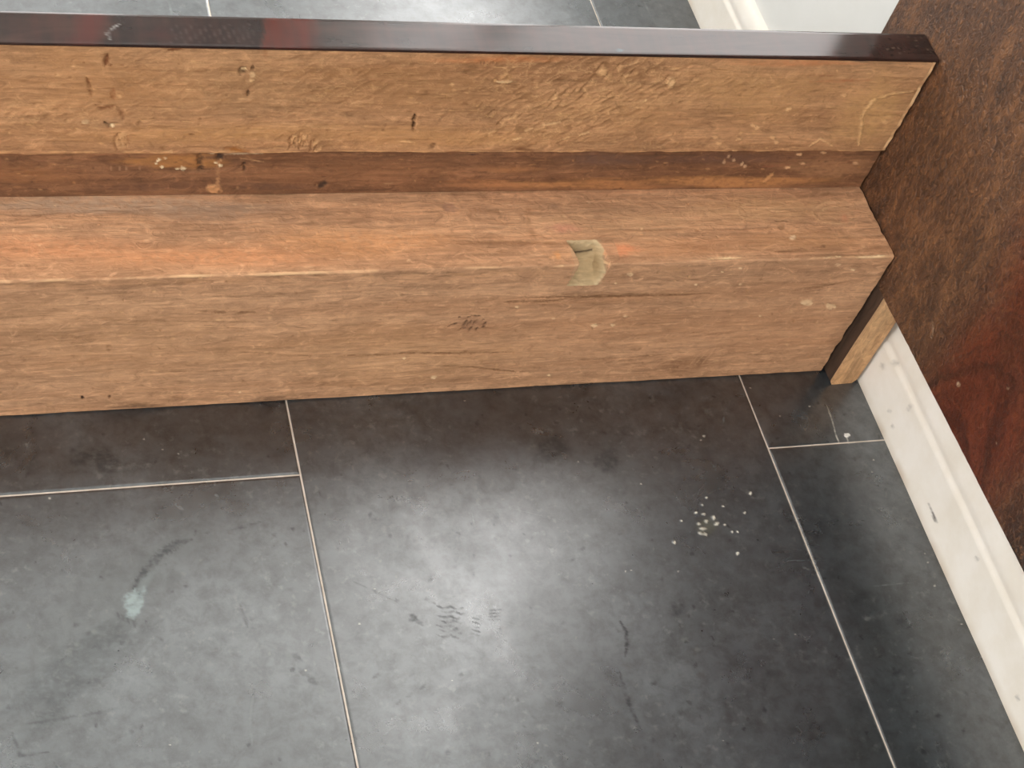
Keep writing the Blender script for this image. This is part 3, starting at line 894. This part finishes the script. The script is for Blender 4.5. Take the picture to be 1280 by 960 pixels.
# --- stained strip above the ledge
def paint_strip(cv):
    b, s = cv.blob, cv.stroke
    b(420, 215, 240, 30, lin(130, 88, 58), 0.35, soft=0.9, rough=0.4, seed=1)
    b(40, 222, 90, 18, lin(150, 102, 66), 0.5, soft=0.9, rough=0.4, seed=2)
    b(215, 204, 75, 12, lin(176, 122, 70), 0.7, soft=0.6, rough=0.5, seed=3)
    b(200, 236, 110, 9, lin(92, 64, 50), 0.6, soft=0.8, rough=0.4, seed=4)
    b(340, 236, 80, 7, lin(92, 66, 52), 0.6, soft=0.8, rough=0.4, seed=5)
    b(720, 232, 140, 9, lin(186, 130, 82), 0.7, soft=0.8, rough=0.5, seed=6)
    b(930, 228, 170, 10, lin(192, 136, 86), 0.75, soft=0.7, rough=0.4, seed=7)
    b(1040, 214, 70, 20, lin(186, 138, 98), 0.55, soft=0.9, rough=0.4, seed=8)
    b(760, 202, 90, 12, lin(106, 80, 68), 0.6, soft=0.9, rough=0.4, seed=9)
    b(900, 200, 120, 9, lin(110, 80, 66), 0.6, soft=0.9, rough=0.4, seed=10)
    b(610, 232, 60, 7, lin(184, 126, 82), 0.6, soft=0.9, rough=0.5, seed=11)
    b(640, 214, 60, 6, lin(170, 116, 74), 0.5, soft=0.9, seed=12)
    b(690, 225, 22, 10, lin(104, 70, 48), 0.6, soft=0.9, seed=13)
    s([(380, 196), (480, 197)], 4, lin(160, 112, 80), 0.4, seed=14)
    s([(255, 193), (330, 193)], 5, lin(206, 180, 146), 0.7, -0.0006, seed=15)
    for u, v0, v1, w in [(251, 197, 213, 8), (275, 192, 199, 10), (306, 206, 215, 4)]:
        s([(u, v0), (u, v1)], w, lin(60, 46, 38), 0.9, 0.0016, taper=False, seed=u)
    s([(273, 205), (273, 236)], 5, lin(190, 140, 98), 0.7, taper=False, seed=16)
    b(268, 238, 11, 7, lin(206, 152, 104), 0.9, -0.0008, soft=0.5, rough=0.4, seed=17)
    s([(300, 200), (330, 204)], 3, lin(190, 146, 104), 0.7, seed=18)
    for i, (u, v, r) in enumerate([(229, 213, 4.5), (199, 202, 3), (203, 211, 2.6), (207, 200, 2.2), (196, 206, 2), (222, 214, 2.5), (276, 209, 3), (270, 205, 2.5)]):
        b(u, v, r, r * 0.9, lin(238, 214, 176), 0.95, -0.0006, soft=0.4, rough=0.5, seed=20 + i)
    s([(200, 214), (232, 216), (268, 214)], 4, lin(70, 46, 30), 0.8, 0.0008, seed=29)
    b(132, 201, 30, 6, lin(92, 60, 42), 0.6, soft=0.8, rough=0.6, seed=30)
    for u in (139, 150, 158, 175): b(u, 213, 2, 4, lin(170, 130, 100), 0.6, soft=0.6, seed=u)
    b(403, 233, 9, 5, lin(54, 42, 34), 0.9, 0.0006, soft=0.5, rot=-25, seed=33)
    s([(480, 232), (500, 231)], 3, lin(190, 150, 108), 0.6, seed=34)
    s([(380, 240), (500, 240)], 5, lin(80, 54, 40), 0.6, seed=35)
    b(592, 194, 10, 3, lin(70, 46, 40), 0.9, 0.0005, soft=0.5, seed=36)
    s([(765, 239), (782, 238)], 3, lin(50, 34, 26), 0.9, 0.0006, seed=37)
    for i, (u, v) in enumerate([(906, 205), (912, 197), (918, 202), (928, 207), (932, 210)]):
        b(u, v, 3.2, 2.4, lin(206, 166, 128), 0.8, -0.0005, soft=0.5, rough=0.5, rot=-50, seed=40 + i)
    s([(955, 230), (963, 222), (968, 217)], 7, lin(214, 160, 108), 0.7, seed=46)
    s([(945, 212), (960, 210), (990, 208)], 4, lin(150, 92, 66), 0.5, seed=47)
    for u, v in [(1000, 195), (1004, 206), (1070, 206), (1030, 193), (985, 211)]: b(u, v, 5, 2.4, lin(226, 178, 132), 0.8, -0.0005, soft=0.5, seed=u)
    b(1064, 205, 5, 4, lin(116, 76, 54), 0.7, soft=0.6, seed=48)
    rnd_chips(cv, 5, 220, 0, 1090, 192, 240, [lin(96, 64, 44), lin(176, 124, 80), lin(84, 58, 44), lin(196, 146, 100)], 4)


segs = [(DF - 0.004, ZE + 0.0004), (DR + 0.002, ZE + 0.0004)]
segs += [(DR + 0.002, z, z) for z in np.arange(ZE + 0.0012, ZU + 0.004, 0.00105)]
segs += [(DF - 0.004, ZU + 0.004)]
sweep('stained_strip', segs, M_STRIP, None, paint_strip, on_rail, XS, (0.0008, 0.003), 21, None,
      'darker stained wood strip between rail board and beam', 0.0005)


# --- upper rail board
def paint_rail(cv):
    b, s = cv.blob, cv.stroke
    b(140, 110, 200, 70, lin(180, 128, 80), 0.35, soft=0.9, rough=0.4, seed=1)
    b(330, 110, 150, 45, lin(160, 122, 86), 0.5, soft=0.9, rough=0.4, seed=2)
    b(520, 110, 200, 40, lin(158, 114, 74), 0.5, soft=0.9, rough=0.4, seed=3)
    b(300, 165, 250, 18, lin(196, 146, 92), 0.5, soft=0.9, seed=4)
    b(560, 170, 200, 20, lin(196, 146, 94), 0.45, soft=0.9, seed=5)
    b(760, 130, 150, 50, lin(182, 136, 90), 0.4, soft=0.9, rough=0.4, seed=6)
    b(960, 110, 160, 50, lin(198, 150, 98), 0.45, soft=0.9, rough=0.4, seed=7)
    b(1090, 140, 70, 55, lin(212, 164, 108), 0.6, soft=0.8, rough=0.3, rot=-40, seed=8)
    b(720, 88, 160, 10, lin(140, 98, 66), 0.5, soft=0.9, rough=0.5, seed=9)
    b(620, 72, 120, 6, lin(196, 122, 74), 0.6, soft=0.9, seed=10)
    b(1000, 76, 110, 7, lin(206, 134, 88), 0.6, soft=0.9, seed=11)
    b(420, 88, 140, 12, lin(150, 106, 66), 0.45, soft=0.9, rough=0.5, seed=12)
    R = lin(104, 58, 30)
    s([(134, 66), (133, 73), (131, 80)], 7, R, 0.9, 0.0012, seed=20)
    b(138, 78, 3, 2, R, 0.8, soft=0.5, seed=21)
    b(104, 75, 2.4, 2, R, 0.8, soft=0.5, seed=22)
    s([(108, 94), (111, 104), (115, 118)], 4.5, R, 0.85, 0.0009, seed=23)
    b(141, 115, 5, 9, lin(140, 82, 46), 0.8, 0.0005, soft=0.6, seed=24)
    s([(119, 128), (127, 134), (140, 131), (144, 128)], 6, lin(120, 72, 42), 0.85, 0.0006, seed=25)
    s([(146, 131), (152, 139), (154, 148)], 6, lin(112, 70, 44), 0.8, 0.0006, seed=26)
    b(132, 152, 34, 9, lin(150, 116, 86), 0.55, soft=0.9, rough=0.4, seed=27)
    b(106, 150, 6, 4, lin(212, 180, 138), 0.8, -0.0004, soft=0.5, seed=28)
    s([(130, 151), (136, 155), (142, 153)], 5, lin(64, 40, 26), 0.95, 0.0012, seed=29)
    b(140, 155, 3.4, 2.4, lin(226, 196, 152), 0.9, soft=0.5, seed=30)
    ring = [(152 + 9 * math.cos(a), 175 + 12 * math.sin(a)) for a in np.linspace(0.4, 5.8, 14)]
    s(ring[4:11], 3.4, lin(130, 88, 56), 0.7, 0.0007, seed=31)
    b(153, 173, 10, 12, lin(214, 168, 120), 0.55, -0.0004, soft=0.9, rough=0.7, seed=32)
    for i in range(6): s([(146 + 3 * i, 164 + (i * 7) % 9), (149 + 3 * i, 174 + (i * 5) % 8)], 2.6, lin(150, 104, 68), 0.7, 0.0006, seed=330 + i)
    b(217, 60, 13, 4, lin(110, 64, 36), 0.9, 0.0008, soft=0.5, rough=0.6, seed=33)
    b(193, 83, 5, 2.4, lin(206, 160, 112), 0.7, -0.0004, soft=0.5, seed=34)
    b(303, 86, 8, 6, lin(60, 38, 24), 0.9, 0.0018, soft=0.5, rot=-30, seed=35)
    b(305, 85, 4.5, 2.6, lin(226, 192, 144), 0.95, soft=0.4, seed=36)
    b(316, 83, 3, 4, lin(64, 40, 26), 0.9, 0.0016, soft=0.5, seed=37)
    b(315, 91, 5, 5, lin(212, 174, 130), 0.8, -0.0006, soft=0.5, seed=38)
    b(314, 98, 4, 3, lin(206, 166, 120), 0.8, -0.0005, soft=0.5, seed=39)
    s([(310, 110), (309, 118)], 3.6, lin(54, 34, 22), 0.9, 0.001, seed=40)
    b(331, 64, 4, 8, lin(140, 88, 52), 0.6, soft=0.7, seed=41)
    b(239, 165, 5, 2, lin(104, 66, 40), 0.8, 0.0005, soft=0.5, seed=42)
    s([(280, 183), (300, 186), (312, 188)], 10, lin(150, 94, 44), 0.85, 0.0008, seed=43)
    q = np.random.RandomState(8)
    for i in range(16):
        u, v = 356 + q.uniform(0, 42), 164 + q.uniform(0, 20)
        s([(u, v), (u - 3 + q.uniform(-2, 2), v + q.uniform(5, 11))], q.uniform(2, 3.6), lin(142, 98, 62), q.uniform(0.4, 0.8), 0.0009, seed=44 + i)
        b(u + 3, v + 4, q.uniform(2, 5), q.uniform(1.2, 2.4), lin(222, 176, 124), 0.6, -0.0004, soft=0.7, rough=0.6, rot=q.uniform(-80, -20), seed=144 + i)
    s([(518, 140), (517, 150), (516, 163)], 4.5, lin(70, 44, 26), 0.95, 0.0016, seed=52)
    s([(500, 175), (519, 176)], 3, lin(222, 176, 126), 0.8, -0.0005, seed=53)
    b(540, 180, 8, 4, lin(104, 70, 44), 0.85, 0.0006, soft=0.6, rot=-30, seed=54)
    s([(570, 112), (615, 113)], 4, lin(120, 82, 52), 0.6, 0.0005, seed=55)
    b(652, 187, 16, 6, lin(112, 72, 44), 0.8, 0.0004, soft=0.7, rough=0.5, seed=56)
    b(738, 188, 10, 4, lin(96, 62, 42), 0.8, 0.0004, soft=0.7, rough=0.5, seed=57)
    for i in range(9): s([(598 + i * 2.6, 78), (600 + i * 2.6, 73)], 1.8, lin(84, 60, 44), 0.8, seed=58 + i)
    s([(620, 100), (645, 100)], 3, lin(240, 208, 160), 0.9, -0.0004, seed=68)
    b(632, 93, 12, 5, lin(206, 156, 104), 0.6, -0.0006, soft=0.6, seed=69)
    # axe chops: pairs of light facet and dark edge
    q = np.random.RandomState(12)
    for i, (u, v, L) in enumerate([(748, 83, 12), (770, 82, 10), (757, 92, 12), (735, 100, 10), (728, 108, 9), (717, 112, 12), (705, 114, 10), (690, 118, 10), (780, 90, 9), (776, 97, 8),
                                   (836, 100, 10), (830, 98, 8), (866, 96, 9), (728, 117, 8), (760, 116, 7), (700, 126, 9), (688, 128, 8), (812, 84, 8), (790, 88, 7), (600, 130, 8), (612, 140, 10), (625, 150, 9), (640, 142, 8)]):
        s([(u - L * .5, v + L * .55), (u + L * .5, v - L * .55)], 3.2, lin(112, 76, 46), 0.5, 0.0007, seed=70 + i)
        b(u + 4, v + 2, L * 0.6, L * 0.32, lin(212, 166, 116), 0.5, -0.0003, soft=0.6, rough=0.5, rot=-45, seed=170 + i)
    b(838, 101, 6, 8, lin(226, 184, 136), 0.9, -0.0008, soft=0.4, rough=0.3, rot=15, seed=95)
    b(752, 88, 8, 5, lin(220, 172, 122), 0.8, -0.0008, soft=0.4, rough=0.3, rot=-20, seed=96)
    for u, v, L in [(675, 153, 26), (655, 160, 12), (700, 170, 12), (722, 165, 14), (660, 119, 12), (690, 120, 7), (785, 77, 12), (803, 123, 5), (610, 163, 12), (640, 171, 12)]:
        s([(u, v + 2), (u + L, v - 2)], 3.4, lin(234, 194, 142), 0.75, -0.0005, seed=int(u + v))
    # pale curved saw mark near the end
    s([(1072, 180), (1075, 160), (1077, 142), (1090, 124), (1115, 115), (1142, 112)], 6, lin(226, 182, 128), 0.75, -0.0006, seed=110)
    s([(1010, 182), (1024, 171), (1040, 181)], 4, lin(230, 186, 134), 0.75, -0.0004, seed=111)
    for u, v in [(922, 172), (965, 170), (970, 176), (893, 170), (898, 178), (1105, 150), (1054, 117), (917, 187), (985, 135), (940, 155), (945, 158)]:
        b(u, v, 4.5, 3, lin(226, 180, 130), 0.75, -0.0004, soft=0.5, rough=0.5, seed=u)
    s([(1000, 92), (1045, 93)], 4, lin(150, 98, 66), 0.6, seed=112)
    s([(1010, 100), (1090, 98)], 5, lin(184, 118, 80), 0.6, seed=113)
    b(1078, 73, 16, 4, lin(92, 80, 70), 0.8, soft=0.8, seed=114)
    s([(1095, 72), (1130, 74), (1172, 75)], 4, lin(120, 60, 36), 0.8, 0.0006, seed=115)
    for u in (1120, 1132, 1140, 1150, 1163): b(u, 70, 3.5, 1.6, lin(220, 180, 150), 0.8, -0.0004, soft=0.5, seed=u)
    for i in range(22):
        u = 10 + i * 52 + q.uniform(-14, 14)
        b(u, 187.5, 20, 2.2, lin(216, 166, 114), 0.6, -0.0003, soft=0.7, rough=0.6, seed=300 + i)
    w = cv.win(-0.95, 0.0, ZU + 0.004, ZT)
    sl, A, B = w
    zone = np.clip(0.06 + 0.9 * np.exp(-((A - cv.fn(740, 100)[0]) / 0.13) ** 2) + 2.0 * fbm(A * 9, B * 22, 61, 2), 0, 1)
    p1, p2 = A * 0.8 + B * 0.6, B * 0.8 - A * 0.6
    rid = 1 - 2 * np.abs(fbm(p1 * 95, p2 * 210, 63, 3)) * 2
    cv.h[sl] += 0.0007 * zone * (rid - 0.6)
    cv.over(sl, lin(220, 174, 124), 0.5 * zone * np.clip((rid - 0.80) / 0.2, 0, 1))
    cv.over(sl, lin(122, 84, 52), 0.45 * zone * np.clip((0.30 - rid) / 0.3, 0, 1))
    # pale splintered end grain line against the panel
    w = cv.win(-0.0035, 0.001, ZU, ZT)
    if w:
        k = np.clip(0.5 + 2.0 * fbm(w[2] * 130, w[1] * 40, 5), 0, 0.9); cv.over(w[0], lin(232, 190, 142), k)
    rnd_chips(cv, 15, 520, 0, 1140, 72, 186, [lin(140, 98, 60), lin(212, 164, 112), lin(122, 82, 50), lin(176, 130, 84), lin(222, 176, 124)], 4.5)


def ragged(V, xs, S, cv, idx):
    # broken lower edge of the board
    d = 0.0022 * (fbm(xs * 45, xs * 0, 77, 4)) + 0.0012 * np.clip(vnoise(xs * 160, xs * 0, 5) - 0.2, 0, 1)
    for j in range(V.shape[1]):
        z = V[0, j, 2]
        if V[0, j, 1] < DR + 0.01 and z < ZU + 0.008:
            V[:, j, 2] += d * (1 - max(0.0, (z - ZU) / 0.008))
    return V


YR = DR - 0.0022
segs = [(DF - 0.003, ZU - 0.0002), (DR + 0.004, ZU - 0.0002), (YR + 0.0012, ZU), (YR + 0.0003, ZU + 0.0006, ZU + 0.0003)]
segs += [(YR, z, z) for z in np.arange(ZU + 0.0016, ZT - 0.0042, 0.00105)]
segs += [(YR + 0.0008, ZT - 0.0034, ZT - 0.0034), (DF - 0.003, ZT - 0.0034)]
sweep('rail_board', segs, M_RAIL, None, paint_rail, on_rail, XS, (0.0006, 0.0035), 33, ragged,
      'raw hand-hewn brown rail board with chop marks', 0.0011)


# --- polished dark cap on top of the rail
def paint_cap(cv):
    b, s = cv.blob, cv.stroke
    RD = lin(98, 36, 28)
    def rect(u0, u1, colr, alpha, e0=2.0, e1=2.0):
        a0, a1 = cv.fn(u0, 42)[0], cv.fn(u1, 42)[0]
        w = cv.win(a0 - 0.02, a1 + 0.06, -1, 1)
        if w:
            sl, A, B = w
            A2 = A + 0.006 * fbm(A * 30, B * 60, 4) - 0.25 * (B - DR)
            k = np.clip((A2 - a0) / (e0 / PXM), 0, 1) * np.clip((a1 - A2) / (e1 / PXM), 0, 1)
            cv.over(sl, colr, k * alpha * np.clip(0.8 + 1.2 * fbm(A * 220, B * 30, 6, 3), 0, 1))
    rect(80, 128, lin(76, 36, 31), 0.75, 14, 10)
    rect(20, 62, lin(72, 38, 33), 0.5, 20, 20)
    rect(128, 322, lin(33, 25, 24), 0.75, 6, 3)
    rect(322, 395, lin(84, 38, 30), 0.7, 2, 14)
    b(200, 42, 26, 14, lin(66, 34, 30), 0.3, soft=0.9, rough=0.5, seed=3)
    s([(137, 50), (134, 42), (142, 34), (150, 30)], 3.4, lin(150, 146, 142), 0.6, seed=8)
    b(775, 63, 7, 3, lin(60, 90, 96), 0.5, soft=0.7, seed=9)
    for i in range(18): s([(215 + i * 6, 30), (214 + i * 6, 54)], 1.8, lin(90, 76, 72), 0.25, seed=20 + i)
    q = np.random.RandomState(3)
    for i in range(40):
        b(q.uniform(1095, 1172), q.uniform(44, 68), q.uniform(1, 3), q.uniform(0.8, 2), lin(120, 104, 90) if i % 2 else lin(24, 18, 16), 0.5, soft=0.6, seed=40 + i)


segs = [(YR - 0.0002, ZT - 0.0032), (YR - 0.0006, ZT - 0.0024), (YR - 0.0008, ZT - 0.0012, YR - 0.0008), (YR - 0.0004, ZT - 0.0004, YR - 0.0004)]
segs += [(y, ZT, y) for y in np.arange(YR + 0.0008, DF + 0.0005, 0.0012)]
segs += [(DF + 0.0018, ZT - 0.0006, DF + 0.0018), (DF + 0.0024, ZT - 0.002), (DF + 0.0024, ZT - 0.0032)]
XC = axis_samples(XL, -0.0008, -0.90, -0.0008, 0.0021, 0.05)


def cap_flat(V, xs, S, cv, idx):
    # undo the relief of rough boards: the cap is planed and polished, its rear edge slightly rounded
    Pz = np.array([q[1] for q in segs]); Py = np.array([q[0] for q in segs])
    V[:, :, 1] = Py[None, :]; V[:, :, 2] = Pz[None, :]
    return V


sweep('rail_cap', segs, M_CAP, None, paint_cap, on_cap, XC, (0.0003, 0.0), 41, cap_flat,
      'dark polished wood capping along the top of the rail')
# polished outer face of the rail, closing the boards behind
boxes('outer_board', [(XL, -0.0006, DF - 0.0028, DF + 0.0010, 0.10, ZT - 0.0034)], M_CAP, frame)

# --- end panel
HY0, HZ1 = -1.30, 1.12
ys = axis_samples(HY0, YPE, -0.45, YPE, 0.0016, 0.05)
zs = axis_samples(0.0, 1.0, 0.0, 0.40, 0.0016 / 0.97, 0.03)
YY, TT = np.meshgrid(ys, zs, indexing='ij')
bot = ZP - np.clip(0.0366 * (YY + 0.01), -0.0125, 0.0)
ZZ = bot + (HZ1 - bot) * TT


def paint_head(cv):
    pass


cvh = Canvas(ys, ZP + (HZ1 - ZP) * zs, on_head)
cvh.stroke([(1163, 402), (1165, 412), (1162, 428)], 5, lin(176, 150, 124), 0.7, -0.0006, seed=1)
for i, (u, v, r) in enumerate([(1255, 491, 2.2), (1195, 485, 3.5), (1240, 560, 1.6), (1090, 245, 1.5), (1194, 482, 2)]):
    cvh.blob(u, v, r, r, lin(190, 160, 130), 0.7, -0.0005, soft=0.5, seed=i)
XX = 0.0 - (0.0006 * fbm(YY * 60, ZZ * 40, 3, 4) + 0.00045 * fbm(YY * 260, ZZ * 180, 6, 3)) * 1.0 + cvh.h
XX = np.maximum(XX, -0.0006)
front = np.stack([XX, YY, ZZ], -1).reshape(-1, 3)
ny, nz = len(ys), len(zs)
ring = np.concatenate([np.arange(nz - 1, -1, -1), np.arange(1, ny) * nz, (ny - 1) * nz + np.arange(1, nz), np.arange(ny - 2, 0, -1) * nz + nz - 1])
back = front[ring].copy(); back[:, 0] = LEGW - 0.0005
n0, r = len(front), len(ring); k = np.arange(r); kn = (k + 1) % r
side = np.stack([ring[k], ring[kn], n0 + kn, n0 + k], 1)
mk = np.zeros((n0 + r, 4)); mk[:n0, :3] = cvh.rgb.reshape(-1, 3); mk[:n0, 3] = cvh.al.ravel()
part(finish('end_panel', np.vstack([front, back]), np.vstack([quads(ny, nz, False), side]), M_HEAD, frame, mk, True, 40, [n0 + k]),
     'tall dark brown end panel with reddish figured veneer')


# --- legs under the end panel: raw front, dark stained side, worn foot
def leg(y0, y1):
    zz = np.linspace(0, 1, 40)
    V, top = [], ZP + 0.0002
    for t in zz:
        z = t * top
        w1, w2 = 0.0010 * vnoise(np.array([t * 9.0]), np.array([0.3]), 3)[0], 0.0012 * vnoise(np.array([t * 11.0]), np.array([4.1]), 5)[0]
        ch = 0.004 * max(0, 1 - z / 0.006)        # chipped foot corner
        V += [(0.0004 + ch, y0 + w1, z), (0.0022 + ch * 1.4, y0 - 0.0004 + w1 * 0.5, z), (LEGW - 0.0015 - ch, y0 + w2 * 0.5, z), (LEGW - ch * 0.8, y0 + 0.0016 + w2, z),
              (LEGW, y1, z), (0.0004, y1, z)]
    n = 6
    F = quads(len(zz), n, True)
    o = finish('leg', np.array(V), F, [M_DARK, M_LEG], frame, None, True, 30, [np.arange(n)[::-1], (len(zz) - 1) * n + np.arange(n)])
    mi = np.zeros(len(o.data.polygons), np.int32)
    for q in range(len(F)):
        if q % n in (0, 1, 2, 3): mi[q] = 1
    o.data.polygons.foreach_set('material_index', mi)
    return o


part(leg(-LEGD, YPE - 0.002), 'short leg with raw front and dark stained side')
leg(HY0 + 0.01, HY0 + 0.19)
